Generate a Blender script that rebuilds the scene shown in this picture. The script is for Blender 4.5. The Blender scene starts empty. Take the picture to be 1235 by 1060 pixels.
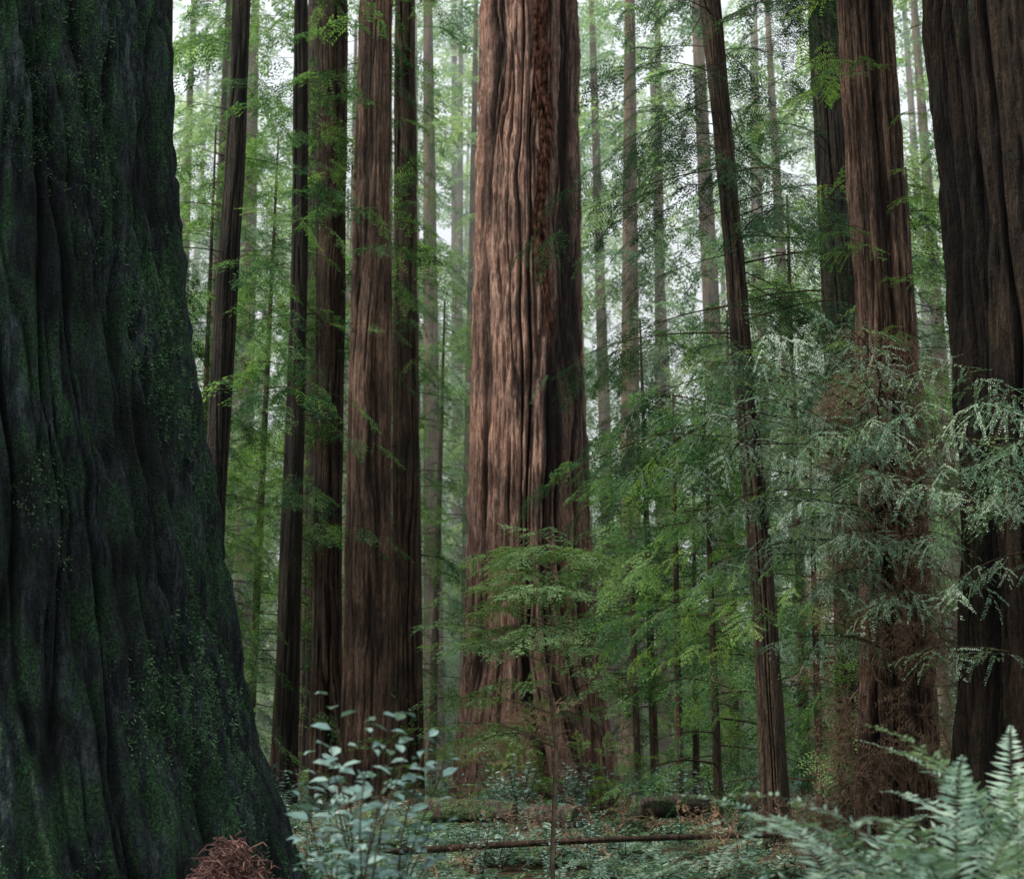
import bpy, math, random
import numpy as np
from mathutils import Vector, Matrix
random.seed(7)
rng=np.random.default_rng(7)
scene=bpy.context.scene
F=1696.0; PITCH=math.radians(12.0); CZ=1.6
def P(px,py,Y):
    u=(px-617.5)/F; v=(530-py)/F
    y=math.cos(PITCH)-v*math.sin(PITCH); z=math.sin(PITCH)+v*math.cos(PITCH)
    t=Y/y
    return Vector((u*t,Y,CZ+z*t))
def link(o,parent=None):
    scene.collection.objects.link(o)
    if parent: o.parent=parent
    return o
# ---------------------------------------------------------------- camera
cam=bpy.data.cameras.new("camera"); co=bpy.data.objects.new("camera",cam); link(co)
co.location=(0,0,CZ); co.rotation_euler=(math.radians(90)+PITCH,0,0)
cam.sensor_width=36; cam.lens=36*F/1235; cam.clip_end=2000; cam.clip_start=0.1
cam.dof.use_dof=True; cam.dof.focus_distance=14; cam.dof.aperture_fstop=2.4
scene.camera=co
# ---------------------------------------------------------------- light
SUN_EL=math.radians(42)
sun_from=Vector((-0.97,-0.24,0)).normalized()
w=bpy.data.worlds.new("World"); scene.world=w; w.use_nodes=True
nt=w.node_tree; nt.nodes.clear()
sky=nt.nodes.new("ShaderNodeTexSky"); sky.sky_type='NISHITA'; sky.sun_disc=False
sky.sun_elevation=SUN_EL; sky.sun_rotation=math.atan2(sun_from.x,sun_from.y)
sky.air_density=1.0; sky.dust_density=3.0
bg=nt.nodes.new("ShaderNodeBackground"); bg.inputs[1].default_value=0.15
mxw=nt.nodes.new("ShaderNodeMix"); mxw.data_type='RGBA'
mxw.inputs[0].default_value=0.88; mxw.inputs[7].default_value=(9.0,9.8,10.1,1)
out=nt.nodes.new("ShaderNodeOutputWorld")
nt.links.new(sky.outputs[0],mxw.inputs[6]); nt.links.new(mxw.outputs[2],bg.inputs[0]); nt.links.new(bg.outputs[0],out.inputs[0])
sl=bpy.data.lights.new("sun",'SUN'); sl.energy=5.0; sl.angle=math.radians(10); sl.color=(1,0.94,0.85)
so=bpy.data.objects.new("sun",sl); link(so)
d=Vector((sun_from.x*math.cos(SUN_EL),sun_from.y*math.cos(SUN_EL),math.sin(SUN_EL)))
so.rotation_euler=d.to_track_quat('Z','Y').to_euler(); so.location=d*60
scene.view_settings.view_transform='Standard'; scene.view_settings.look='None'
scene.view_settings.exposure=0; scene.view_settings.gamma=1
# ---------------------------------------------------------------- materials
def newmat(name):
    m=bpy.data.materials.new(name); m.use_nodes=True; t=m.node_tree; t.nodes.clear(); return m,t
def ramp(t,fac,stops):
    r=t.nodes.new("ShaderNodeValToRGB"); el=r.color_ramp.elements
    while len(el)<len(stops): el.new(0.5)
    for e,(p,c) in zip(el,stops): e.position=p; e.color=(*c,1)
    t.links.new(fac,r.inputs[0]); return r.outputs[0]
def noise(t,vec,scale,detail=4,rough=0.55,dist=0):
    n=t.nodes.new("ShaderNodeTexNoise"); n.inputs['Scale'].default_value=scale
    n.inputs['Detail'].default_value=detail; n.inputs['Roughness'].default_value=rough
    n.inputs['Distortion'].default_value=dist
    if vec: t.links.new(vec,n.inputs['Vector'])
    return n.outputs['Fac']
def mapping(t,src,scale):
    m=t.nodes.new("ShaderNodeMapping"); m.inputs['Scale'].default_value=scale
    t.links.new(src,m.inputs['Vector']); return m.outputs[0]
def mathn(t,op,a,b,clamp=False):
    m=t.nodes.new("ShaderNodeMath"); m.operation=op; m.use_clamp=clamp
    for i,x in enumerate((a,b)):
        if isinstance(x,(int,float)): m.inputs[i].default_value=x
        else: t.links.new(x,m.inputs[i])
    return m.outputs[0]
def mixc(t,fac,a,b,mode='MIX'):
    m=t.nodes.new("ShaderNodeMix"); m.data_type='RGBA'; m.blend_type=mode
    for i,x in ((0,fac),(6,a),(7,b)):
        if isinstance(x,(int,float)): m.inputs[i].default_value=x
        elif isinstance(x,tuple): m.inputs[i].default_value=(*x,1)
        else: t.links.new(x,m.inputs[i])
    return m.outputs[2]
def bark(name,dark,mid,light,moss=0.0,mosscol=(0.03,0.075,0.03),cavd=0.8,spec=0.25,bump=1.0,simple=False,mscale=2.2,fine=18,patch=((0.5,0.5,0.49),(1.3,1.22,1.13)),pscale=0.9,fw=0.6,zst=(0.06,0.12)):
    m,t=newmat(name)
    tc=t.nodes.new("ShaderNodeTexCoord").outputs['Object']
    st=mapping(t,tc,(1,1,zst[0])); st2=mapping(t,tc,(1,1,zst[1]))
    n1=noise(t,st,12,4,0.7); n2=noise(t,st2,40,3,0.8); n3=noise(t,tc,pscale,2); n4=noise(t,tc,fine,3,0.75)
    f=mathn(t,'ADD',mathn(t,'MULTIPLY',n1,0.5),mathn(t,'MULTIPLY',n2,0.5))
    col=ramp(t,f,[(0.38,dark),(0.5,mid),(0.61,light)])
    if moss>0:
        nm=noise(t,mapping(t,tc,(1,1,0.4)),mscale,4,0.75)
        mf=ramp(t,mathn(t,'ADD',nm,moss-0.5),[(0.44,(0,0,0)),(0.56,(1,1,1))])
        mc=ramp(t,n4,[(0.38,tuple(x*0.2 for x in mosscol)),(0.52,mosscol),(0.66,tuple(x*2.4 for x in mosscol))])
        col=mixc(t,mf,col,mc)
    col=mixc(t,0.8,col,ramp(t,n3,[(0.35,patch[0]),(0.65,patch[1])]),'MULTIPLY')
    cav_and_shade=t.nodes.new("ShaderNodeAttribute"); cav_and_shade.attribute_name="cav_and_shade"
    col=mixc(t,mathn(t,'MULTIPLY',cav_and_shade.outputs['Fac'],cavd),col,tuple(x*0.15 for x in dark))
    if simple:
        b=t.nodes.new("ShaderNodeBsdfDiffuse"); t.links.new(col,b.inputs['Color'])
    else:
        b=t.nodes.new("ShaderNodeBsdfPrincipled"); b.inputs['Roughness'].default_value=0.85
        b.inputs['Specular IOR Level'].default_value=spec
        t.links.new(col,b.inputs['Base Color'])
        bp=t.nodes.new("ShaderNodeBump"); bp.inputs['Strength'].default_value=bump; bp.inputs['Distance'].default_value=0.12
        h=mathn(t,'ADD',n1,mathn(t,'MULTIPLY',mathn(t,'ADD',n2,mathn(t,'MULTIPLY',n4,fw)),0.6))
        t.links.new(h,bp.inputs['Height']); t.links.new(bp.outputs[0],b.inputs['Normal'])
    o=t.nodes.new("ShaderNodeOutputMaterial"); t.links.new(b.outputs[0],o.inputs[0]); return m
def leafmat(name,a,b_,c,trans=0.45,rough=0.45,spec=0,tcol=(1.25,1.35,0.7),clump=0.35):
    m,t=newmat(name)
    oi=t.nodes.new("ShaderNodeObjectInfo"); geo=t.nodes.new("ShaderNodeNewGeometry")
    n=noise(t,geo.outputs['Position'],clump,1,0.6)
    la=t.nodes.new("ShaderNodeAttribute"); la.attribute_name="lv"
    f=mathn(t,'ADD',mathn(t,'MULTIPLY',oi.outputs['Random'],0.35),mathn(t,'MULTIPLY',n,0.75))
    f=mathn(t,'ADD',f,mathn(t,'MULTIPLY',mathn(t,'SUBTRACT',la.outputs['Fac'],0.5),0.35))
    col=ramp(t,f,[(0.3,a),(0.55,b_),(0.8,c)])
    if spec>0:
        p=t.nodes.new("ShaderNodeBsdfPrincipled"); p.inputs['Roughness'].default_value=rough
        p.inputs['Specular IOR Level'].default_value=spec
        t.links.new(col,p.inputs['Base Color'])
    else:
        p=t.nodes.new("ShaderNodeBsdfDiffuse"); t.links.new(col,p.inputs['Color'])
    tr=t.nodes.new("ShaderNodeBsdfTranslucent")
    t.links.new(mixc(t,1.0,col,tcol,'MULTIPLY'),tr.inputs[0])
    mx=t.nodes.new("ShaderNodeMixShader"); mx.inputs[0].default_value=trans
    t.links.new(p.outputs[0],mx.inputs[1]); t.links.new(tr.outputs[0],mx.inputs[2])
    o=t.nodes.new("ShaderNodeOutputMaterial"); t.links.new(mx.outputs[0],o.inputs[0]); return m
def plain(name,a,b_,scale=8,rough=0.8,bump=0.3):
    m,t=newmat(name); tc=t.nodes.new("ShaderNodeTexCoord").outputs['Object']
    n=noise(t,tc,scale,3,0.65); col=ramp(t,n,[(0.35,a),(0.65,b_)])
    p=t.nodes.new("ShaderNodeBsdfDiffuse")
    t.links.new(col,p.inputs['Color'])
    o=t.nodes.new("ShaderNodeOutputMaterial"); t.links.new(p.outputs[0],o.inputs[0]); return m

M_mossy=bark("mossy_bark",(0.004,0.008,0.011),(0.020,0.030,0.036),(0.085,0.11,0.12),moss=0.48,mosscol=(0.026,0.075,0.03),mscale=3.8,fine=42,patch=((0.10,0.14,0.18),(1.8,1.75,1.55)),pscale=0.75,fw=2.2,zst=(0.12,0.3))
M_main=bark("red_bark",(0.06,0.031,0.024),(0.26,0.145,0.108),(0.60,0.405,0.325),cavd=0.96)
M_red=bark("brown_bark",(0.032,0.020,0.014),(0.12,0.072,0.050),(0.29,0.19,0.14),moss=0.25,mosscol=(0.05,0.07,0.035))
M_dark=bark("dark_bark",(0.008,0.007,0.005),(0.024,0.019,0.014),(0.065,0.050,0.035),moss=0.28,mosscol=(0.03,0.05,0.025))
M_midb=bark("mid_bark",(0.016,0.011,0.007),(0.055,0.035,0.023),(0.14,0.093,0.062),moss=0.34,mosscol=(0.035,0.055,0.025))
M_right=bark("dark_brown_bark",(0.007,0.005,0.003),(0.027,0.017,0.010),(0.07,0.045,0.027),moss=0.36,mosscol=(0.02,0.03,0.014),cavd=0.97)  # the right giant's own bark: dark brown with some moss
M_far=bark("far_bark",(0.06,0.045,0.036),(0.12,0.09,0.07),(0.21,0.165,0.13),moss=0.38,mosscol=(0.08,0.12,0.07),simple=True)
M_twig=plain("twig_bark",(0.02,0.014,0.01),(0.07,0.05,0.035))
M_sapt=plain("sapling_bark",(0.05,0.036,0.025),(0.16,0.12,0.085))
M_dead=plain("dead_twig",(0.07,0.045,0.03),(0.30,0.20,0.135))
M_scar=plain("torn_wood",(0.012,0.006,0.004),(0.09,0.042,0.03),6,0.7,0.9)
M_lmid=leafmat("redwood_needles",(0.018,0.052,0.028),(0.07,0.15,0.065),(0.20,0.32,0.12))
M_lbg=leafmat("background_needles",(0.06,0.14,0.085),(0.19,0.32,0.18),(0.42,0.55,0.29),trans=0.5,clump=0.2)  # paled for distance: haze painted into the needle colour
M_ldark=leafmat("hemlock_needles",(0.010,0.030,0.022),(0.028,0.07,0.043),(0.08,0.15,0.08),trans=0.3)
M_lbright=leafmat("bright_needles",(0.05,0.11,0.035),(0.12,0.23,0.07),(0.24,0.37,0.12),trans=0.4,clump=1.2)
M_lsap=leafmat("sapling_needles",(0.11,0.19,0.08),(0.23,0.35,0.15),(0.38,0.51,0.25),trans=0.35,clump=1.2)
M_lnear=leafmat("pale_needles",(0.04,0.11,0.055),(0.13,0.23,0.13),(0.38,0.46,0.35),trans=0.3,spec=0.5,rough=0.4,clump=1.5)
M_lfar=leafmat("distant_needles",(0.18,0.33,0.22),(0.37,0.53,0.36),(0.65,0.76,0.53),trans=0.5,clump=0.12,tcol=(1.1,1.15,0.85))  # palest band: aerial haze and brightness put into the leaf colour
M_fern=leafmat("fern_fronds",(0.05,0.10,0.075),(0.14,0.23,0.17),(0.33,0.43,0.34),trans=0.3,spec=0.4,clump=1.0)
M_gc=leafmat("sorrel_leaves",(0.03,0.06,0.04),(0.07,0.13,0.08),(0.16,0.24,0.15),trans=0.3,clump=0.5)
M_salal=leafmat("glossy_leaves",(0.04,0.09,0.08),(0.11,0.20,0.18),(0.26,0.37,0.33),trans=0.2,spec=0.7,rough=0.35,tcol=(1,1.2,0.8))
M_moss=leafmat("moss_tufts",(0.02,0.05,0.03),(0.055,0.12,0.055),(0.16,0.26,0.14),trans=0.15,clump=2.0)
# ---------------------------------------------------------------- noise
def vnoise(a,b,pa,seed):
    r=np.random.default_rng(seed); T=r.random((pa,512))*2-1
    fa=np.floor(a); fb=np.floor(b); ta=a-fa; tb=b-fb
    ta=ta*ta*(3-2*ta); tb=tb*tb*(3-2*tb)
    i=fa.astype(int)%pa; j=fb.astype(int)%512; i1=(i+1)%pa; j1=(j+1)%512
    return (T[i,j]*(1-ta)+T[i1,j]*ta)*(1-tb)+(T[i,j1]*(1-ta)+T[i1,j1]*ta)*tb
def hgt(x,y):
    x=np.asarray(x,float); y=np.asarray(y,float)
    h=0.10*np.sin(x*0.31+1.0)*np.cos(y*0.23)+0.05*np.sin(x*0.9+y*0.7)+0.04*np.sin(x*1.7-y*1.3)
    near=np.clip((11.0-y)/4.0,0,1); near=near*near*(3-2*near)
    h=h*(1-near)+near*0.42+0.03*np.sin(x*2.1)*np.sin(y*2.6)
    h+=0.45*np.exp(-((x-2.1)**2+(y-5.8)**2)/2.0)
    h+=0.35*np.exp(-((x+4.6)**2+(y-12)**2)/9.0)
    h+=np.clip((np.hypot(x,y)-75)/120,0,1)**1.5*14
    return h
# ---------------------------------------------------------------- trunks
def grid_mesh(name,V,rows,segs,mat,cav_and_shade=None):
    me=bpy.data.meshes.new(name)
    idx=np.arange(rows*segs).reshape(rows,segs)
    a=idx[:-1,:]; b=np.roll(idx,-1,1)[:-1,:]; c=np.roll(idx,-1,1)[1:,:]; dd=idx[1:,:]
    Fc=np.stack([a,b,c,dd],-1).reshape(-1,4)
    me.vertices.add(len(V)); me.vertices.foreach_set("co",V.astype(np.float32).ravel())
    me.loops.add(Fc.size); me.loops.foreach_set("vertex_index",Fc.ravel().astype(np.int32))
    me.polygons.add(len(Fc)); me.polygons.foreach_set("loop_start",np.arange(0,Fc.size,4,dtype=np.int32))
    me.polygons.foreach_set("use_smooth",np.ones(len(Fc),bool))
    me.update(calc_edges=True)
    if cav_and_shade is not None:
        at=me.attributes.new("cav_and_shade",'FLOAT','POINT'); at.data.foreach_set("value",cav_and_shade.astype(np.float32).ravel())
    me.materials.append(mat); return me
TR={}
def trunk(name,pts,Y,ztop,mat,segs=96,rows=160,nf=18,depth=0.05,lump=0.06,flare=0.2,hf=1.0,seed=1,key=None,zb=-0.5,wav=0.0,topr=0.35,zfreq=0.12,scar=None,rough=0.14,wsm=12):
    cs=[];
    for (py,xl,xr) in pts:
        a=P(xl,py,Y); b=P(xr,py,Y); cs.append((a.z,(a.x+b.x)/2,abs(b.x-a.x)/2))
    cs.sort(); z=np.array([c[0] for c in cs]); cx=np.array([c[1] for c in cs]); rr=np.array([c[2] for c in cs])
    if z[0]>zb:
        z=np.insert(z,0,zb); cx=np.insert(cx,0,cx[0]); rr=np.insert(rr,0,rr[0]*1.06)
    zl=z[-1]; sl_=(cx[-1]-cx[-2])/max(z[-1]-z[-2],0.1)
    if ztop>zl:
        z=np.append(z,ztop); cx=np.append(cx,cx[-1]+sl_*min(ztop-zl,12)*0.5); rr=np.append(rr,rr[-1]*topr)
    nv=int(rows*0.85) ; zv=min(zl+0.3,ztop)
    Z=np.concatenate([np.linspace(zb,zv,nv,endpoint=False),np.linspace(zv,ztop,rows-nv)])
    def sm(v):
        q=np.interp(Z,z,v); k=max(3,nv//wsm)|1
        pad=np.pad(q,k//2,mode='edge'); return np.convolve(pad,np.ones(k)/k,'valid')
    R=sm(rr); CX=sm(cx)
    th=np.linspace(0,2*np.pi,segs,endpoint=False)
    TH,ZZ=np.meshgrid(th,Z); U=TH/(2*np.pi); RR=R[:,None]*np.ones_like(TH)
    wp=0.9*vnoise(U*5,ZZ*0.22,5,seed+11)+0.25*vnoise(U*nf,ZZ*0.9,nf,seed+12)
    n1=vnoise(U*nf+wp,ZZ*zfreq+seed,nf,seed); n2=vnoise(U*2*nf+wp*2,ZZ*zfreq*3,2*nf,seed+1)
    n3=vnoise(U*5,ZZ*0.12,5,seed+2); n4=vnoise(U*7*nf,ZZ*3.0,7*nf,seed+3)
    n6=vnoise(U*4*nf+wp*4,ZZ*1.0,4*nf,seed+6)
    n5=vnoise(U*9+wp*.3,ZZ*0.05,9,seed+4)
    g1=np.exp(-(n1/0.13)**2); g2=np.exp(-(n2/0.16)**2)
    D=depth*(-1.0*g1-0.45*g2+rough*n4+rough*1.3*n6+0.35*np.abs(n1))+lump*RR*n3*0.5
    D+=flare*RR*np.exp(-np.clip(ZZ,0,None)/hf)*(n5-0.3)*0.7
    cav_and_shade=np.clip(g1*0.9+0.6*g2-0.25*n6,0,1)
    if scar:
        th0,w0,za,zb2=scar
        edge=th0+0.06*np.sin(ZZ*1.3)
        band=np.exp(-((TH-edge)/w0)**2)*np.clip((ZZ-za)/0.8,0,1)
        D+=band*(-0.14+0.12*vnoise(U*60,ZZ*3,60,seed+8))
        shade_side=np.clip((TH-edge-0.1*n2)/0.12,0,1)*np.clip((ZZ-za+7)/3,0,1)   # darker bark beyond the scar, painting in the trunk's shaded side
        cav_and_shade=np.clip(cav_and_shade+band*0.6+0.5*shade_side,0,1)
    rad=RR+D
    X=CX[:,None]+rad*np.cos(TH); Yv=Y+rad*np.sin(TH)
    V=np.stack([X,Yv,ZZ],-1).reshape(-1,3)
    me=grid_mesh(name,V,rows,segs,mat,cav_and_shade)
    o=bpy.data.objects.new(name,me); link(o)
    TR[key or name]=dict(o=o,Z=Z,CX=CX,R=R,Y=Y,V=V.reshape(rows,segs,3))
    return o
def at(key,z):
    t=TR[key]; return Vector((float(np.interp(z,t['Z'],t['CX'])),t['Y'],z)), float(np.interp(z,t['Z'],t['R']))
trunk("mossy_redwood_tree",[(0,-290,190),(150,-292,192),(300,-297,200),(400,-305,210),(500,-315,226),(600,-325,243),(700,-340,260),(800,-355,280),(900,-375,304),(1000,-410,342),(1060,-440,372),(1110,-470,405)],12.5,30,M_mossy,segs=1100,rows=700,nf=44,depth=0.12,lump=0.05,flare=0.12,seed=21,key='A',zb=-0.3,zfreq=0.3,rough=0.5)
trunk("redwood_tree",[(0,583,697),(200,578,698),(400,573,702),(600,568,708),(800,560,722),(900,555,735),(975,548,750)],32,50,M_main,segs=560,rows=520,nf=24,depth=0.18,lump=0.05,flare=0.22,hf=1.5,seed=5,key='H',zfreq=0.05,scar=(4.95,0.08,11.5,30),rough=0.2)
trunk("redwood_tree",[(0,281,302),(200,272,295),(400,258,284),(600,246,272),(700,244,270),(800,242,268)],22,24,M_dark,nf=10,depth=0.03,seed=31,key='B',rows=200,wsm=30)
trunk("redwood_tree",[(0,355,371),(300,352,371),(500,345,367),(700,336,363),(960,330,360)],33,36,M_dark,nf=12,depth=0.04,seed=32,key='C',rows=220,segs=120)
trunk("redwood_tree",[(0,383,419),(400,381,415),(700,378,412),(960,372,414)],35,42,M_midb,nf=14,depth=0.06,seed=33,key='D',rows=260,segs=160)
trunk("redwood_tree",[(0,372,388),(500,366,384),(960,358,380)],44,40,M_midb,nf=12,depth=0.05,seed=34,key='D2',rows=160)
trunk("redwood_tree",[(0,434,474),(300,426,473),(600,418,471),(800,414,470),(965,406,471)],33,42,M_red,nf=16,depth=0.095,seed=35,key='E',rows=320,segs=220)
trunk("redwood_tree",[(0,476,500),(400,475,504),(700,472,508),(965,468,512)],37,40,M_midb,nf=14,depth=0.06,seed=36,key='F',rows=220,segs=140)
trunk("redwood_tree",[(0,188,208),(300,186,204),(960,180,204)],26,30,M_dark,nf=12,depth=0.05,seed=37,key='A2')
trunk("redwood_tree",[(0,843,868),(150,860,882),(300,874,896),(450,884,908),(600,897,924),(750,908,938),(900,915,948),(1010,918,956)],20,20,M_midb,nf=12,depth=0.035,seed=38,key='J',rows=260,segs=120,wsm=30)
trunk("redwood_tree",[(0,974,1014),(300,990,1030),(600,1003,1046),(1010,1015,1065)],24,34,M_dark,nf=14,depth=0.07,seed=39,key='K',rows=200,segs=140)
trunk("redwood_tree",[(0,1012,1072),(200,1022,1085),(400,1035,1103),(600,1040,1112),(800,1040,1122),(950,1034,1134),(1050,1028,1142)],16.5,34,M_red,nf=18,depth=0.08,seed=40,key='L',rows=360,segs=260,flare=0.3,rough=0.25)
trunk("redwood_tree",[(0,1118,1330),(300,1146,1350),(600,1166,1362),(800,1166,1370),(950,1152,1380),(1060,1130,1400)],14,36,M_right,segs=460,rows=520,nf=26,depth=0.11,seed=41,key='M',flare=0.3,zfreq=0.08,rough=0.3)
# ---------------------------------------------------------------- generic raw mesh builder
class MB:
    def __init__(s): s.v=[]; s.f=[]; s.m=[]; s.lv=[]
    def add(s,vs,fs,mi=0,lv=0.5):
        b=len(s.v); s.v+= [tuple(x) for x in vs]; s.lv+=[lv]*len(vs)
        for f in fs: s.f.append(tuple(b+i for i in f)); s.m.append(mi)
    def tube(s,pts,rads,n=4,mi=0):
        vs=[];fs=[]
        for k,p in enumerate(pts):
            a=pts[max(k-1,0)]; c=pts[min(k+1,len(pts)-1)]; t=(Vector(c)-Vector(a)).normalized()
            u=t.cross(Vector((0.13,0.21,0.97))); 
            if u.length<1e-3: u=t.cross(Vector((1,0,0)))
            u.normalize(); v=t.cross(u)
            for i in range(n):
                an=2*math.pi*i/n; vs.append(Vector(p)+rads[k]*(u*math.cos(an)+v*math.sin(an)))
        for k in range(len(pts)-1):
            for i in range(n):
                j=(i+1)%n; fs.append((k*n+i,k*n+j,(k+1)*n+j,(k+1)*n+i))
        s.add(vs,fs,mi)
    def obj(s,name,mats,smooth=False):
        me=bpy.data.meshes.new(name); me.from_pydata(s.v,[],s.f)
        for m in mats: me.materials.append(m)
        me.polygons.foreach_set("material_index",np.array(s.m,dtype=np.int32))
        if smooth: me.polygons.foreach_set("use_smooth",np.ones(len(s.f),bool))
        a=me.attributes.new("lv",'FLOAT','POINT'); a.data.foreach_set("value",np.array(s.lv,dtype=np.float32))
        me.update(); return bpy.data.objects.new(name,me)
def leaf(mb,p,d,side,L,W,mi=0):
    lv=random.random(); d=d.normalized(); s=side.normalized()*W*0.5
    mb.add([p,p+d*L*0.45+s,p+d*L,p+d*L*0.45-s],[(0,1,2,3)],mi,lv)
def spray(name,mats,L,nt,lpt,ll,lw,droop=0.2,twl=0.4,leaves=True,rs=0.006,rough=0.25,ang=52,stems=True):
    mb=MB(); n=6
    def sp(t): return Vector((L*t,0.06*L*math.sin(t*4+ph),-droop*L*t*t+0.03*L*math.sin(t*6+ph)))
    ph=random.random()*6
    mb.tube([sp(i/n) for i in range(n+1)],[rs*(1-0.8*i/n) for i in range(n+1)],3,1)
    for k in range(nt):
        t=0.08+0.92*(k+random.random()*0.6)/nt; t=min(t,1.0)
        p=sp(t); sgn=1 if k%2 else -1
        lt=L*twl*(math.sin(min(1,t*1.15+0.1)*math.pi)**0.6*0.85+0.18)*random.uniform(0.5,1.2)
        a=math.radians(ang+random.uniform(-18,18))
        dv=Vector((math.cos(a),sgn*math.sin(a),random.uniform(-rough,rough*0.6)-0.12)).normalized()
        q=lambda s_: p+dv*lt*s_+Vector((0,0,-0.22*lt*s_*s_))
        if stems: mb.tube([q(0),q(0.5),q(1)],[rs*0.45,rs*0.3,rs*0.15],3,1)
        if not leaves: continue
        nl=max(3,int(lpt*lt/(L*twl)))
        up=Vector((random.uniform(-.3,.3),random.uniform(-.3,.3),1)).normalized()
        sd=dv.cross(up).normalized()
        for j in range(nl):
            s_=(j+0.5)/nl; 
            for e in (-1,1):
                if random.random()<0.08: continue
                ld=(dv*random.uniform(0.5,0.9)+sd*e*0.9+Vector((0,0,random.uniform(-.3,.15)))).normalized()
                leaf(mb,q(s_),ld,ld.cross(up)+Vector((0,0,random.uniform(-.4,.4))),ll*random.uniform(0.7,1.15)*(1.1-0.45*s_),lw)
    return mb.obj(name,mats)
def coll(name,objs):
    c=bpy.data.collections.new(name)
    for o in objs: c.objects.link(o)
    return c
C_mid=coll("src_mid",[spray("spray_mid_%d"%i,[M_lmid,M_twig],1.5,20,7,0.16,0.042,droop=0.22,stems=False) for i in range(5)])
C_bg=coll("src_bg",[spray("spray_bg_%d"%i,[M_lbg,M_twig],2.8,20,6,0.34,0.10,droop=0.25,stems=False) for i in range(5)])
C_dark=coll("src_dark",[spray("spray_dark_%d"%i,[M_ldark,M_twig],1.3,26,9,0.09,0.026,droop=0.35) for i in range(5)])
C_near=coll("src_near",[spray("spray_near_%d"%i,[M_lnear,M_twig],0.6,8,16,0.034,0.015,droop=0.3,rs=0.003,twl=0.5,rough=0.7,ang=48) for i in range(7)])
C_sap=coll("src_sap",[spray("spray_sapling_%d"%i,[M_lsap,M_twig],0.55,11,11,0.05,0.02,droop=0.1,rs=0.003,twl=0.45,rough=0.2,ang=52) for i in range(5)])
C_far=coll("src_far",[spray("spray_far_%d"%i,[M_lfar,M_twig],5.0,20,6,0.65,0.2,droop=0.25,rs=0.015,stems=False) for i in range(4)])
C_deadc=coll("src_dead",[spray("dead_spray_%d"%i,[M_dead,M_dead],0.9,22,8,0.07,0.011,droop=0.5,leaves=True,rs=0.009,rough=1.0,ang=60) for i in range(4)])
C_thin=coll("src_thin",[spray("spray_green_%d"%i,[M_lbright,M_twig],0.8,14,11,0.055,0.018,droop=0.15,rs=0.004) for i in range(4)])
def fern(name,nfr,Lf,np_=30,pl=0.09,pw=0.016,upb=0.55,rach=0.004,az0=0.0):
    mb=MB()
    for k in range(nfr):
        az=az0+2*math.pi*(k+random.random()*0.6)/nfr; L=Lf*random.uniform(0.7,1.1); el=random.uniform(upb,upb+0.6)
        h=Vector((math.cos(az),math.sin(az),0)); sd=Vector((-math.sin(az),math.cos(az),0))
        pts=[];p=Vector((0,0,0));e=el; N=14; cur=random.uniform(0.07,0.14); tw=random.uniform(-.04,.04)
        for i in range(N+1):
            pts.append(p.copy()); p=p+(h*math.cos(e)+Vector((0,0,math.sin(e)))+sd*tw*i*0.3).normalized()*L/N; e-=cur
        mb.tube(pts,[rach*(1-0.8*i/N) for i in range(N+1)],3,1)
        for j in range(np_):
            t=0.12+0.88*j/np_; fi=t*N; i=min(int(fi),N-1); q=pts[i].lerp(pts[i+1],fi-i); d=(pts[i+1]-pts[i]).normalized()
            up=sd.cross(d)*-1
            l=pl*min(1,(1-t)*2.2+0.08)*min(1,t*4)*Lf
            for e_ in (-1,1):
                if random.random()<0.04: continue
                ld=(sd*e_+d*random.uniform(0.2,0.5)+up*random.uniform(-.25,.3)).normalized()
                leaf(mb,q,ld,ld.cross(up)+up*random.uniform(-.3,.3),l*random.uniform(0.85,1.08),pw*Lf)
    return mb.obj(name,[M_fern,M_twig])
C_fern=coll("src_fern",[fern("fern_%d"%i,10,0.9,18,0.13,0.04,0.5) for i in range(4)])
def patch(name):
    mb=MB()
    for i in range(110):
        r=0.6*math.sqrt(random.random()); a=random.random()*6.283; z=random.uniform(0.03,0.2)*(1.2-r)
        p=Vector((r*math.cos(a),r*math.sin(a),z)); d=Vector((random.uniform(-1,1),random.uniform(-1,1),random.uniform(-.3,.4)))
        leaf(mb,p,d,d.cross(Vector((0,0,1))),random.uniform(0.05,0.12),0.055)
    return mb.obj(name,[M_gc])
C_gc=coll("src_gc",[patch("patch_%d"%i) for i in range(3)])
def bushlet(name):
    mb=MB()
    for s in range(9):
        a=random.random()*6.283; H=random.uniform(0.4,0.9); sp=random.uniform(0.1,0.45)
        f=lambda t: Vector((math.cos(a)*sp*t,math.sin(a)*sp*t,H*t))
        mb.tube([f(0),f(.5),f(1)],[0.006,0.005,0.003],3,1)
        for j in range(13):
            q=f(0.25+0.75*j/13); an=j*2.4+a; d=Vector((math.cos(an),math.sin(an),random.uniform(-.2,.5)))
            leaf(mb,q,d,d.cross(Vector((random.uniform(-.4,.4),random.uniform(-.4,.4),1))),random.uniform(0.07,0.12),0.05)
    return mb.obj(name,[M_salal,M_twig])
C_bush=coll("src_bush",[bushlet("bushlet_%d"%i) for i in range(3)])
def tuft(name):
    mb=MB()
    for i in range(12):
        d=Vector((random.uniform(0.1,1),random.uniform(-1,1),random.uniform(-1,0.6)))
        leaf(mb,Vector((0,random.uniform(-.04,.04),random.uniform(-.05,.05))),d,Vector((random.uniform(-1,1),random.uniform(-1,1),1)),random.uniform(0.015,0.04),0.010)
    return mb.obj(name,[M_moss])
C_tuft=coll("src_tuft",[tuft("tuft_%d"%i) for i in range(3)])
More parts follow.
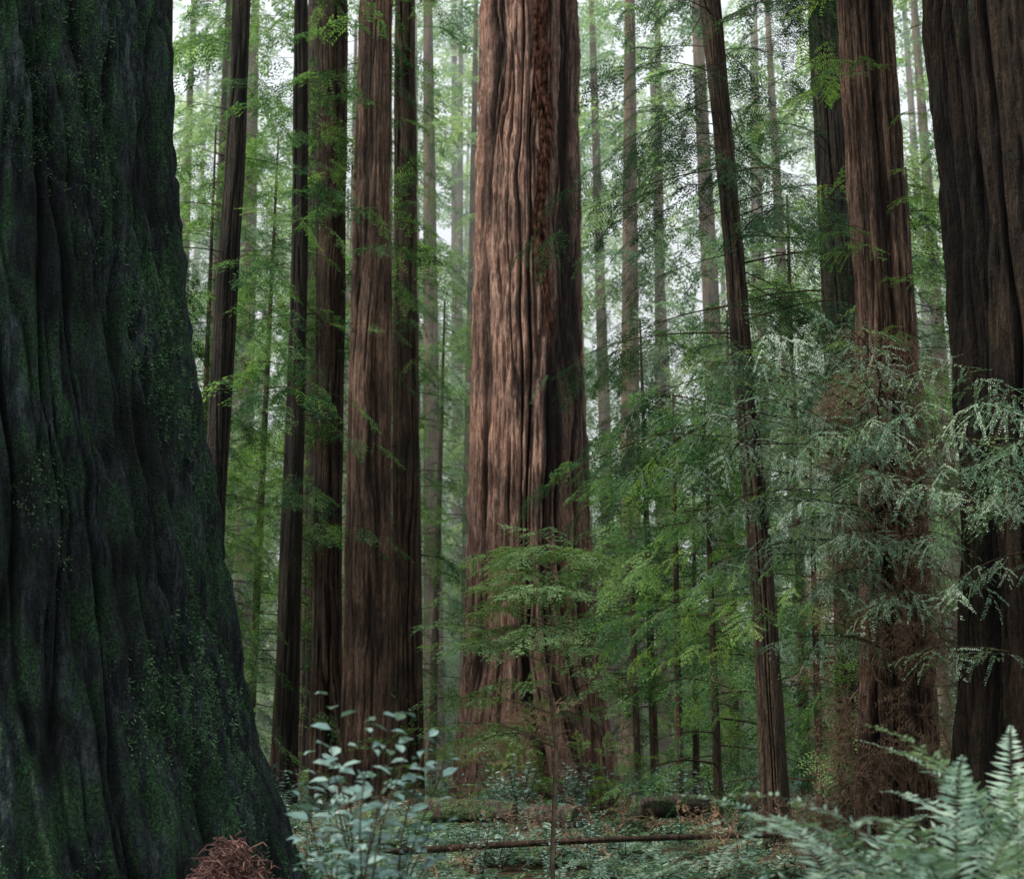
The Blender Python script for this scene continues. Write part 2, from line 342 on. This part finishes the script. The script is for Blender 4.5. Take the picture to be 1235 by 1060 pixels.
# ---------------------------------------------------------------- GN scatter
GN={}
def gn_group(c):
    if c.name in GN: return GN[c.name]
    g=bpy.data.node_groups.new("scatter_"+c.name,'GeometryNodeTree')
    g.interface.new_socket("Geometry",in_out='INPUT',socket_type='NodeSocketGeometry')
    g.interface.new_socket("Geometry",in_out='OUTPUT',socket_type='NodeSocketGeometry')
    N=g.nodes; i=N.new("NodeGroupInput"); o=N.new("NodeGroupOutput")
    iop=N.new("GeometryNodeInstanceOnPoints"); ci=N.new("GeometryNodeCollectionInfo")
    ci.inputs['Collection'].default_value=c; ci.inputs['Separate Children'].default_value=True; ci.inputs['Reset Children'].default_value=True
    def na(n,ty):
        a=N.new("GeometryNodeInputNamedAttribute"); a.data_type=ty; a.inputs['Name'].default_value=n; return a.outputs[0]
    e=N.new("FunctionNodeEulerToRotation"); g.links.new(na("rot",'FLOAT_VECTOR'),e.inputs[0])
    g.links.new(i.outputs[0],iop.inputs['Points']); g.links.new(ci.outputs[0],iop.inputs['Instance'])
    iop.inputs['Pick Instance'].default_value=True
    g.links.new(na("idx",'INT'),iop.inputs['Instance Index']); g.links.new(e.outputs[0],iop.inputs['Rotation'])
    g.links.new(na("scl",'FLOAT'),iop.inputs['Scale'])
    g.links.new(iop.outputs[0],o.inputs[0]); GN[c.name]=g; return g
NI={}
class SC:
    def __init__(s,c): s.c=c; s.p=[]; s.r=[]; s.s=[]; s.i=[]
    def add(s,p,d,scl=1.0,up=None,roll=0.0,keep=False):
        if not keep:
            if p[2]>2.5+p[1]*0.62 and random.random()<0.75: return
            if p[1]>48 and p[2]>p[1]*0.26 and random.random()<0.38: return   # crowns thin out with height
            if p[1]>9 and abs(p[0])>0.44*p[1]+1 and random.random()<0.65: return
        d=Vector(d).normalized(); up=up or Vector((0,0,1))
        y=up.cross(d)
        if y.length<1e-3: y=Vector((0,1,0))
        y.normalize(); z=d.cross(y)
        m=Matrix((d,y,z)).transposed()
        if roll: m=m@Matrix.Rotation(roll,3,'X')
        s.p.append(tuple(p)); s.r.append(tuple(m.to_euler())); s.s.append(scl); s.i.append(random.randrange(len(s.c.objects)))
    def done(s,name,parent=None):
        if not s.p: return
        NI[s.c.name]=NI.get(s.c.name,0)+len(s.p)
        me=bpy.data.meshes.new(name); me.vertices.add(len(s.p)); me.vertices.foreach_set("co",np.array(s.p,dtype=np.float32).ravel())
        a=me.attributes.new("rot",'FLOAT_VECTOR','POINT'); a.data.foreach_set("vector",np.array(s.r,dtype=np.float32).ravel())
        a=me.attributes.new("scl",'FLOAT','POINT'); a.data.foreach_set("value",np.array(s.s,dtype=np.float32))
        a=me.attributes.new("idx",'INT','POINT'); a.data.foreach_set("value",np.array(s.i,dtype=np.int32))
        o=bpy.data.objects.new(name,me); link(o,parent)
        md=o.modifiers.new("scatter",'NODES'); md.node_group=gn_group(s.c); return o
def bough(mb,sc,a,b,sag=0.15,r=0.02,step=0.45,scl=1.0,first=0.25,fan=50,droop=0.25):
    a=Vector(a); b=Vector(b); L=(b-a).length; N=6; ph=random.random()*6
    f=lambda t: a.lerp(b,t)+Vector((0,0,sag*L*(math.sin(t*math.pi)*0.6)))+Vector((0.03*L*math.sin(t*5+ph),0.03*L*math.cos(t*4+ph),0))*t
    if mb is not None: mb.tube([f(i/N) for i in range(N+1)],[r*(1-0.85*i/N) for i in range(N+1)],4,0)
    n=max(2,int(L*(1-first)/step))
    for k in range(n+1):
        t=first+(1-first)*(k+random.uniform(-.3,.3))/n; t=min(max(t,0),1)
        d=(f(min(t+0.05,1.02))-f(t-0.03)).normalized()
        sgn=1 if k%2 else -1
        an=math.radians(fan*random.uniform(0.5,1.3))*sgn*(0.25 if k==n else 1)
        dd=Matrix.Rotation(an,3,'Z')@d; dd.z-=random.uniform(0,droop*1.6)
        sc.add(f(t),dd,scl*random.uniform(0.65,1.2)*(1.1-0.35*t),roll=random.uniform(-.5,.5))
def conifer(sc,mb,cf,z0,z1,n,Lf,sclf=1.0,step=0.5,az=None,r=0.025,down=0.25,rise=0.0):
    for k in range(n):
        u=(k+random.random())/n; z=z0+(z1-z0)*u; c,rad=cf(z)
        a=random.uniform(0,2*math.pi) if az is None else random.uniform(*az)
        L=Lf(u)*random.uniform(0.6,1.2); h=Vector((math.cos(a),math.sin(a),0))
        st=c+h*rad*0.8; en=c+h*(rad+L)+Vector((0,0,-down*L*random.uniform(0.3,1.6)+rise*L))
        bough(mb,sc,st,en,0.12,r*max(0.5,L/3),step,sclf)
def folk(key,C,z0,z1,n,Lf,scl=1,step=0.5,az=None,r=0.025,down=0.25,name="foliage"):
    mb=MB(); sc=SC(C); conifer(sc,mb,lambda z:at(key,z),z0,z1,n,Lf,scl,step,az,r,down)
    par=TR[key]['o']
    link(mb.obj("limbs",[M_twig],True),par); sc.done(name,par)
folk('J',C_dark,6.0,19,110,lambda u:2.9*(1-0.6*u),0.85,0.4,r=0.018,down=0.3)
folk('J',C_thin,3.0,7.0,20,lambda u:1.8,0.9,0.4,r=0.012,down=0.3)
folk('B',C_mid,6.5,22,38,lambda u:2.2*(1-0.5*u),0.7,0.5,r=0.015)
folk('C',C_mid,6.0,33,85,lambda u:2.2*(1-0.4*u),0.75,0.5,r=0.018)
folk('D',C_mid,11,40,60,lambda u:2.6*(1-0.5*u),0.85,0.6)
folk('E',C_mid,13,40,42,lambda u:2.3*(1-0.5*u),0.8,0.65)
folk('F',C_mid,6,38,90,lambda u:1.6,0.7,0.5)
folk('K',C_dark,5,33,70,lambda u:2.4*(1-0.5*u),0.9,0.5)
folk('L',C_thin,4.5,12,45,lambda u:1.1,0.8,0.3,r=0.01)
folk('H',C_mid,27,49,50,lambda u:4.5*(1-0.6*u),1.1,0.9)
folk('M',C_thin,9,14,14,lambda u:1.3,1,0.4)
# dead twig tangle on L
sc=SC(C_deadc)
for k in range(210):
    z=random.uniform(0.5,6.4); c,r=at('L',z); a=random.uniform(math.pi*0.9,math.pi*1.8); h=Vector((math.cos(a),math.sin(a),0))
    sc.add(c+h*r*random.uniform(0.95,1.7),h*0.6+Vector((random.uniform(-.5,.3),0,random.uniform(-1.2,-0.1))),random.uniform(0.4,1.0),roll=random.uniform(-2,2))
sc.done("dead_twigs",TR['L']['o'])
# pale near boughs on L and M
mb=MB(); sc=SC(C_near)
L_=lambda z:at('L',z)[0]; M_=lambda z:at('M',z)[0]
targets=[(760,470,13,'L'),(830,500,12.5,'L'),(800,560,13,'L'),(880,420,13,'L'),(900,470,12,'L'),(950,400,12,'L'),(930,540,12,'L'),
(860,600,13,'L'),(980,600,12,'L'),(1000,520,11.5,'L'),(1040,430,11.5,'L'),(1060,560,11.5,'L'),(1100,480,11.5,'L'),(1110,640,12,'L'),
(1180,480,11,'M'),(1225,520,10.5,'M'),(1150,560,11,'M'),(1215,570,11,'M'),(1120,430,12,'M'),(1140,520,11.5,'M'),(1160,700,12,'M'),(1130,780,12.5,'M'),(990,700,13,'L'),(920,640,13,'L'),(1010,380,12,'L'),(1020,640,12,'L'),(1200,600,11,'M'),(890,540,12.5,'L'),(840,440,13,'L'),(790,620,13,'L'),(850,680,13,'L'),(740,520,13,'L'),(1085,720,12.5,'L'),(960,770,13,'L'),(1060,500,11,'L'),(1120,580,11,'M')]
for (px,py,Y,k) in targets:
    e=P(px,py,Y); s=(L_ if k=='L' else M_)(e.z+random.uniform(-0.2,0.7))
    bough(mb,sc,s,e,0.05,0.014,0.165,1.0,first=0.4,fan=65,droop=0.35)
par=TR['L']['o']; link(mb.obj("boughs",[M_twig],True),par); sc.done("bough_foliage",par)
# ---------------------------------------------------------------- background forest
def bg_trees(name,specs,C,mat,sclf,segs=24,dens=1.0,step=0.9,limbs=True):
    mb=MB(); sc=SC(C); lm=MB()
    for (x,y,r,H,z0,Lb,n) in specs:
        g=float(hgt(x,y)); lean=Vector((random.uniform(-.02,.02),random.uniform(-.02,.02),0)); N=14
        pts=[Vector((x,y,g-0.4))+ (Vector((0,0,1))+lean)*(H*i/N) for i in range(N+1)]
        mb.tube(pts,[r*(1.15 if i==0 else 1)*(1-0.8*(i/N)**1.3) for i in range(N+1)],12,0)
        cf=lambda z:(Vector((x,y,g+z))+lean*z, r*(1-0.8*z/H))
        conifer(sc,lm if limbs else None,cf,z0,H*0.98,int(n*dens),lambda u:Lb*(1-0.65*u)+0.4,sclf,step,r=0.025)
    o=mb.obj(name,[mat],True); link(o)
    if limbs: link(lm.obj("limbs",[M_twig],True),o)
    sc.done("foliage",o)
for (px,Y,r,H,z0,Lb,n) in [(330,36,0.1,15,2.5,1.9,55),(455,40,0.14,17,2,2.0,65),(232,35,0.12,18,2.0,2.5,80),(300,40,0.14,20,2,2.4,75),
        (520,44,0.14,16,2.5,2.2,60),(790,36,0.12,13,2.2,2.2,60),(818,27,0.09,8.5,2.5,1.6,40),(838,33,0.09,9,3,1.4,30),(970,30,0.12,14,1.5,2.2,70),(1125,26,0.12,13,1.5,1.8,60),(725,45,0.13,9,3,2.0,45),
        (885,42,0.16,15,2,2.4,65),(865,23,0.08,7.5,1.0,1.8,50),(985,21,0.07,7.0,0.6,1.5,50),(770,30,0.08,9,2.5,1.6,36),
        (95,29.3,0.14,15.0,2,2.6,110),(-25,28.6,0.16,17,3,2.8,110),(165,30.5,0.12,12.0,2,2.2,90),(240,47,0.2,34,4,3.0,120)]:  # dense ones behind the mossy giant: unseen, added to shade lower main trunk
    x=P(px,900,Y).x
    bg_trees("understory_conifer_tree",[(x,Y,r,H,z0,Lb,n)],C_mid,M_midb,0.8 if Y>24 else 0.6,step=0.6 if Y>24 else 0.42)
specs=[]
for (px,Y,r,lo) in [(525,58,0.42,14),(560,62,0.3,10),(742,60,0.33,12),(760,50,0.42,12),(640,70,0.5,10),(290,60,0.4,8),(240,52,0.35,10),(1140,50,0.35,10),(1170,62,0.4,8),(885,58,0.5,12),(975,66,0.4,8),(820,75,0.5,10),(700,80,0.5,14),(420,70,0.4,8),(340,75,0.4,8),(930,80,0.4,8),(1060,75,0.5,8),(500,85,0.5,8),(1100,90,0.5,8),(-60,55,0.5,8),(1300,55,0.5,8),(590,66,0.3,8),(800,62,0.35,9),(470,60,0.3,9),(205,62,0.35,8),(265,72,0.4,8)]:
    specs.append((P(px,900,Y).x,Y,r,random.uniform(38,50),lo,3.3,40))
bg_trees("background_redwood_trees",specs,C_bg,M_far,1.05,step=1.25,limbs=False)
specs=[]
for k in range(62):
    Y=random.uniform(85,150); x=random.uniform(-0.5,0.5)*Y
    specs.append((x,Y,random.uniform(0.3,0.7),random.uniform(36,72),random.uniform(2,10),random.uniform(3.8,6),28))
for k in range(45):
    Y=random.uniform(65,120); x=random.uniform(-0.5,0.5)*Y
    specs.append((x,Y,0.12,random.uniform(7,18),0.5,random.uniform(2.5,3.6),16))
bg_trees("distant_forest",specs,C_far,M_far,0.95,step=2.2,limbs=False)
# thin morning mist hanging in the far part of the forest
bm=MB(); x0,x1,y0,y1,z0,z1=-160,160,40,260,-3,75
bm.add([Vector(v) for v in [(x0,y0,z0),(x1,y0,z0),(x1,y1,z0),(x0,y1,z0),(x0,y0,z1),(x1,y0,z1),(x1,y1,z1),(x0,y1,z1)]],[(0,3,2,1),(4,5,6,7),(0,1,5,4),(1,2,6,5),(2,3,7,6),(3,0,4,7)])
m,t=newmat("forest_mist"); vs=t.nodes.new("ShaderNodeVolumeScatter"); vs.inputs['Color'].default_value=(0.95,1,0.99,1); vs.inputs['Density'].default_value=0.0045
o=t.nodes.new("ShaderNodeOutputMaterial"); t.links.new(vs.outputs[0],o.inputs['Volume'])
link(bm.obj("forest_mist",[m]))
# ---------------------------------------------------------------- ground
def gridground():
    ys=np.concatenate([np.linspace(-30,8,40,endpoint=False),np.linspace(8,60,260,endpoint=False),np.linspace(60,200,60,endpoint=False),np.linspace(200,1500,20)])
    xs=np.concatenate([np.linspace(-900,-60,16,endpoint=False),np.linspace(-60,-16,44,endpoint=False),np.linspace(-16,16,160,endpoint=False),np.linspace(16,60,44,endpoint=False),np.linspace(60,900,16)])
    X,Yg=np.meshgrid(xs,ys); Z=hgt(X,Yg)
    V=np.stack([X,Yg,Z],-1).reshape(-1,3); nr,nc=X.shape
    idx=np.arange(nr*nc).reshape(nr,nc); Fc=np.stack([idx[:-1,:-1],idx[:-1,1:],idx[1:,1:],idx[1:,:-1]],-1).reshape(-1,4)
    me=bpy.data.meshes.new("ground"); me.from_pydata(V.tolist(),[],Fc.tolist()); me.polygons.foreach_set("use_smooth",np.ones(len(Fc),bool))
    m,t=newmat("forest_floor"); tc=t.nodes.new("ShaderNodeTexCoord").outputs['Object']
    n=noise(t,tc,1.2,6,0.7); n2=noise(t,tc,14,5,0.7)
    c=ramp(t,n,[(0.38,(0.04,0.026,0.02)),(0.5,(0.06,0.045,0.032)),(0.62,(0.045,0.065,0.033))])
    c=mixc(t,0.6,c,ramp(t,n2,[(0.3,(0.4,0.4,0.4)),(0.7,(1.7,1.6,1.5))]),'MULTIPLY')
    p=t.nodes.new("ShaderNodeBsdfDiffuse"); t.links.new(c,p.inputs['Color'])
    bp=t.nodes.new("ShaderNodeBump"); bp.inputs['Distance'].default_value=0.1; t.links.new(n2,bp.inputs['Height']); t.links.new(bp.outputs[0],p.inputs['Normal'])
    o=t.nodes.new("ShaderNodeOutputMaterial"); t.links.new(p.outputs[0],o.inputs[0]); me.materials.append(m)
    link(bpy.data.objects.new("ground",me))
gridground()
sc=SC(C_fern); sg=SC(C_gc); sdb=SC(C_deadc); sbu=SC(C_bush)
def cl(x,y,s=3): return float(vnoise(np.array([x*0.45+50]),np.array([y*0.45]),64,s)[0])
for k in range(1500):
    Y=16+36*random.random()**1.2; x=random.uniform(-0.42,0.42)*Y; c=cl(x,Y)
    if c<-0.2: continue
    sc.add((x,Y,float(hgt(x,Y))),(math.cos(k),math.sin(k),0),random.uniform(0.5,1.15)*(1.0+0.5*c)*(0.75 if Y<19 else 1))
for k in range(1200):
    Y=14+26*random.random()**1.4; x=random.uniform(-0.42,0.42)*Y
    if cl(x,Y,8)<-0.1: continue
    sg.add((x,Y,float(hgt(x,Y))),(math.cos(k),math.sin(k),0),random.uniform(0.7,1.4))
for k in range(220):
    Y=15+25*random.random(); x=random.uniform(-0.42,0.42)*Y
    sdb.add((x,Y,float(hgt(x,Y))+0.2),(math.cos(k),math.sin(k),random.uniform(-.1,.5)),random.uniform(0.6,1.3),roll=random.random()*3)
for k in range(560):
    Y=17+28*random.random(); x=random.uniform(-0.42,0.42)*Y
    if cl(x,Y,22)<0.0: continue
    if abs(x-0.6)<2.4 and Y>30 and Y<34: continue
    sbu.add((x,Y,float(hgt(x,Y))),(math.cos(k),math.sin(k),0),random.uniform(0.7,1.5)*(0.6 if Y<21 else 1))
sc.done("fern_undergrowth"); sg.done("sorrel_ground_cover"); sdb.done("fallen_twigs"); sbu.done("low_shrubs")
sb=SC(C_thin)
for k in range(1100):
    Y=28+32*random.random(); x=random.uniform(-0.4,0.4)*Y
    if abs(x-0.6)<3.0 and Y<36: continue
    if cl(x,Y,15)<-0.2: continue
    z=random.random()**1.6*2.2
    sb.add((x,Y,float(hgt(x,Y))+z),(random.uniform(-1,1),random.uniform(-1,1),random.uniform(0,0.7)),random.uniform(1.0,2.0))
for k in range(60):
    x=random.uniform(-1.4,2.6); Y=28.8+random.uniform(-.8,.6)
    sb.add((x,Y,float(hgt(x,Y))+random.random()**1.5*1.2),(random.uniform(-1,1),random.uniform(-1,.3),random.uniform(0,0.7)),random.uniform(0.7,1.1))
sb.done("low_brush")
for (px,Y,n,L,u,az) in [(1090,5.7,11,1.35,0.75,0.2),(1215,6.1,10,1.3,0.95,0.5),(1010,6.3,9,1.2,0.65,0.1),(1140,5.2,8,1.2,0.9,0.9)]:
    fn=fern("sword_fern",n,L,48,0.085,0.013,u,0.003,az); p=P(px,900,Y); fn.location=(p.x,Y,float(hgt(p.x,Y))+0.0); link(fn)
def salal(px,py,Y,h,name="salal_shrub",ns=7,spread=0.32):
    mb=MB(); b=P(px,py,Y); b.z=float(hgt(b.x,Y))-0.02
    for k in range(ns):
        a=random.random()*6.28; sp=random.uniform(0.05,spread); H=h*(1.0 if k==0 else random.uniform(0.6,0.97)); N=10
        f=lambda t: b+Vector((math.cos(a)*sp*t**1.4,math.sin(a)*sp*t**1.4,H*t))+Vector((0.02*math.sin(t*9+a),0.02*math.cos(t*8+a),0))
        mb.tube([f(i/N) for i in range(N+1)],[0.006*(1-.7*i/N) for i in range(N+1)],5,1)
        nl=20
        for j in range(nl):
            t=0.3+0.7*j/nl; q=f(t); an=a+j*2.4+random.uniform(-.5,.5); d=Vector((math.cos(an),math.sin(an),random.uniform(-.3,.7))).normalized()
            s=d.cross(Vector((random.uniform(-.5,.5),random.uniform(-.8,.1),1))).normalized(); n_=s.cross(d); L=random.uniform(0.05,0.105); W=L*0.27
            q0=q+d*0.03; mb.tube([q,q0],[0.0015,0.0012],3,1)
            lv=random.random(); dr=-0.012
            mb.add([q0,q0+d*L*.3+s*W+n_*.006,q0+d*L*.65+s*W*.85+n_*.004,q0+d*L+n_*dr,q0+d*L*.65-s*W*.85+n_*.004,q0+d*L*.3-s*W+n_*.006,q0+d*L*.3,q0+d*L*.65],
              [(0,6,1),(6,7,2,1),(7,3,2),(0,5,6),(6,5,4,7),(7,4,3)],0,lv)
    link(mb.obj(name,[M_salal,M_twig]))
salal(435,900,6.0,1.42,ns=11,spread=0.3); salal(405,900,6.6,1.15,ns=7); salal(475,900,6.8,1.2,ns=8)
# sapling
mb=MB(); sc=SC(C_sap); Y=13.5
st=[P(668,1110,Y),P(666,1040,Y),P(669,960,Y),P(671,900,Y),P(663,830,Y),P(666,760,Y),P(668,700,Y),P(662,655,Y)]
mb.tube(st,[0.028,0.026,0.024,0.021,0.018,0.014,0.010,0.006],6,0)
for (px,py,dy) in [(580,665,.2),(610,690,-.5),(700,660,-.3),(720,690,.3),(640,650,.1),(690,700,-.6),(600,720,.4),(640,700,-.7),(520,760,.3),(560,780,-.5),(700,780,.4),(720,800,-.3),(600,830,-.4),(530,850,.2),(560,890,-.3),(640,770,-.8),(700,850,.2),(590,760,.6),(570,700,0),(710,675,0),(600,675,.5),(680,665,.6),(620,655,-.3),(540,775,0),(575,745,.2),(690,735,.2),(515,870,.2),(585,880,.4)]:
    e=P(px,py+random.uniform(-10,10),Y+dy*1.6); s=P(666,py+random.uniform(0,30),Y)
    bough(mb,sc,s,e,0.12,0.007,0.07 if py<740 else 0.12,0.9,first=0.25,fan=60,droop=0.12)
o=link(mb.obj("redwood_sapling",[M_sapt],True)); sc.done("foliage",o)
# torn bark shards along the main trunk's scar
t=TR['H']; mb=MB()
for k in range(420):
    z=11.0+9.5*random.random()**0.9
    th=4.95+0.06*math.sin(z*1.3)+random.gauss(0,0.05); c,r=at('H',z)
    h=Vector((math.cos(th),math.sin(th),0)); s=Vector((-math.sin(th),math.cos(th),0))
    p=c+h*(r-0.10+random.uniform(0,0.10)); L=random.uniform(0.2,0.9)*(1.3 if z>15 else 1); w_=random.uniform(0.02,0.07)
    d=(Vector((0,0,1))*random.choice((-1,1))+h*random.uniform(0.0,0.3)+s*random.uniform(-.2,.2)).normalized()
    mb.add([p-s*w_,p+s*w_,p+d*L*.6+s*w_*.7+h*0.03,p+d*L,p+d*L*.55-s*w_*.9,p+d*L*.3+h*0.05],[(0,1,5),(1,2,5),(2,3,5),(3,4,5),(4,0,5)])
link(mb.obj("torn_bark",[M_scar]),t['o'])
# moss tufts on A
t=TR['A']; V=t['V']; rows,segs,_=V.shape; sc=SC(C_tuft)
zi=np.searchsorted(t['Z'],[0.0,8.5])
for k in range(26000):
    i=random.randrange(zi[0],zi[1]); j=random.randrange(int(segs*0.55),segs)
    p=V[i,j]; nzv=vnoise(np.array([j/segs*20.]),np.array([p[2]*0.6]),20,99)[0]
    if nzv+0.25*math.exp(-((p[2]-3.5)/2.2)**2)<random.uniform(0.1,0.75): continue
    h=Vector((math.cos(2*math.pi*j/segs),math.sin(2*math.pi*j/segs),0.0))
    sc.add(p,h,random.uniform(0.5,1.3),roll=random.uniform(-3,3))
sc.done("moss",t['o'])
# logs
def log(name,a,b,r,mat,seed,segs=40,rows=80,bend=0.0):
    a=Vector(a);b=Vector(b);d=(b-a);L=d.length;d.normalize();u=d.cross(Vector((0,0,1))).normalized();v=u.cross(d)
    T=np.linspace(0,1,rows); th=np.linspace(0,2*np.pi,segs,endpoint=False); TH,TT=np.meshgrid(th,T)
    n=vnoise(TH/6.2832*12,TT*L*0.8,12,seed); n2=vnoise(TH/6.2832*24,TT*L*3,24,seed+1)
    R=r*(1-0.25*TT)*(1+0.16*n+0.07*n2); R[0]*=0.02;R[-1]*=0.02
    T2=TT.copy(); T2[0]=T[1]; T2[-1]=T[-2]
    C=np.array(a)[None,None,:]+T2[...,None]*np.array(d)*L+np.array([0,0,1.0])*(bend*np.sin(T2*3.14))[...,None]
    V=C+R[...,None]*(np.cos(TH)[...,None]*np.array(u)+np.sin(TH)[...,None]*np.array(v))
    me=grid_mesh(name,V.reshape(-1,3),rows,segs,mat,np.clip(-n,0,1)*0.6)
    link(bpy.data.objects.new(name,me))
M_log=bark("mossy_log_bark",(0.03,0.02,0.018),(0.10,0.072,0.066),(0.22,0.17,0.16),moss=0.5,mosscol=(0.08,0.13,0.05))
def gp(px,Y,dz=0): 
    x=P(px,950,Y).x; return Vector((x,Y,float(hgt(x,Y))+dz))
log("fallen_log",gp(515,22.5,0.46),gp(622,22.0,0.46),0.2,M_log,1)
log("fallen_log",gp(765,24.5,0.4),gp(890,25.5,0.42),0.2,M_log,2)
log("fallen_log",gp(700,22.2,0.44),gp(614,23.6,0.36),0.17,M_log,5)
log("fallen_pole",gp(450,17.3,0.34),gp(985,18.3,0.46),0.042,M_midb,3,16,bend=0.05)
log("fallen_log",gp(880,29,0.35),gp(1010,26,0.35),0.26,M_log,4)
sc=SC(C_deadc); sc2=SC(C_thin)
for k in range(130):
    p=gp(random.uniform(592,668),29.2+random.uniform(-.5,.5)); p.z+=random.random()*2.0
    (sc if k%3 else sc2).add(p,(random.uniform(-1,1),random.uniform(-1,.2),random.uniform(-.6,.8)),random.uniform(0.5,0.9),roll=random.uniform(-2,2))
o=sc.done("dry_shrub"); sc2.done("foliage",o)
# shredded bark pile
mb=MB(); bx=P(280,1040,10.2).x; gz=float(hgt(bx,10.2))
for k in range(2200):
    a=random.random()*6.28; r=random.random()**0.7*0.66; hh=0.72*max(0,1-(r/0.66)**1.5)
    base=Vector((bx+r*math.cos(a)*0.8,10.2+r*math.sin(a)*0.8,gz+0.05+hh*random.uniform(0.4,1.05)))
    d=Vector((random.uniform(-1,1),random.uniform(-1,1),random.uniform(-.6,.2))).normalized(); L=random.uniform(0.06,0.16); c=Vector((random.uniform(-1,1),random.uniform(-1,1),random.uniform(-1,1)))*0.05
    mb.tube([base,base+d*L*.5+c,base+d*L],[0.005,0.007,0.003],3,0)
link(mb.obj("shredded_bark_pile",[plain("shredded_bark",(0.05,0.028,0.024),(0.2,0.11,0.095),9)]))
print("INSTANCES",NI)
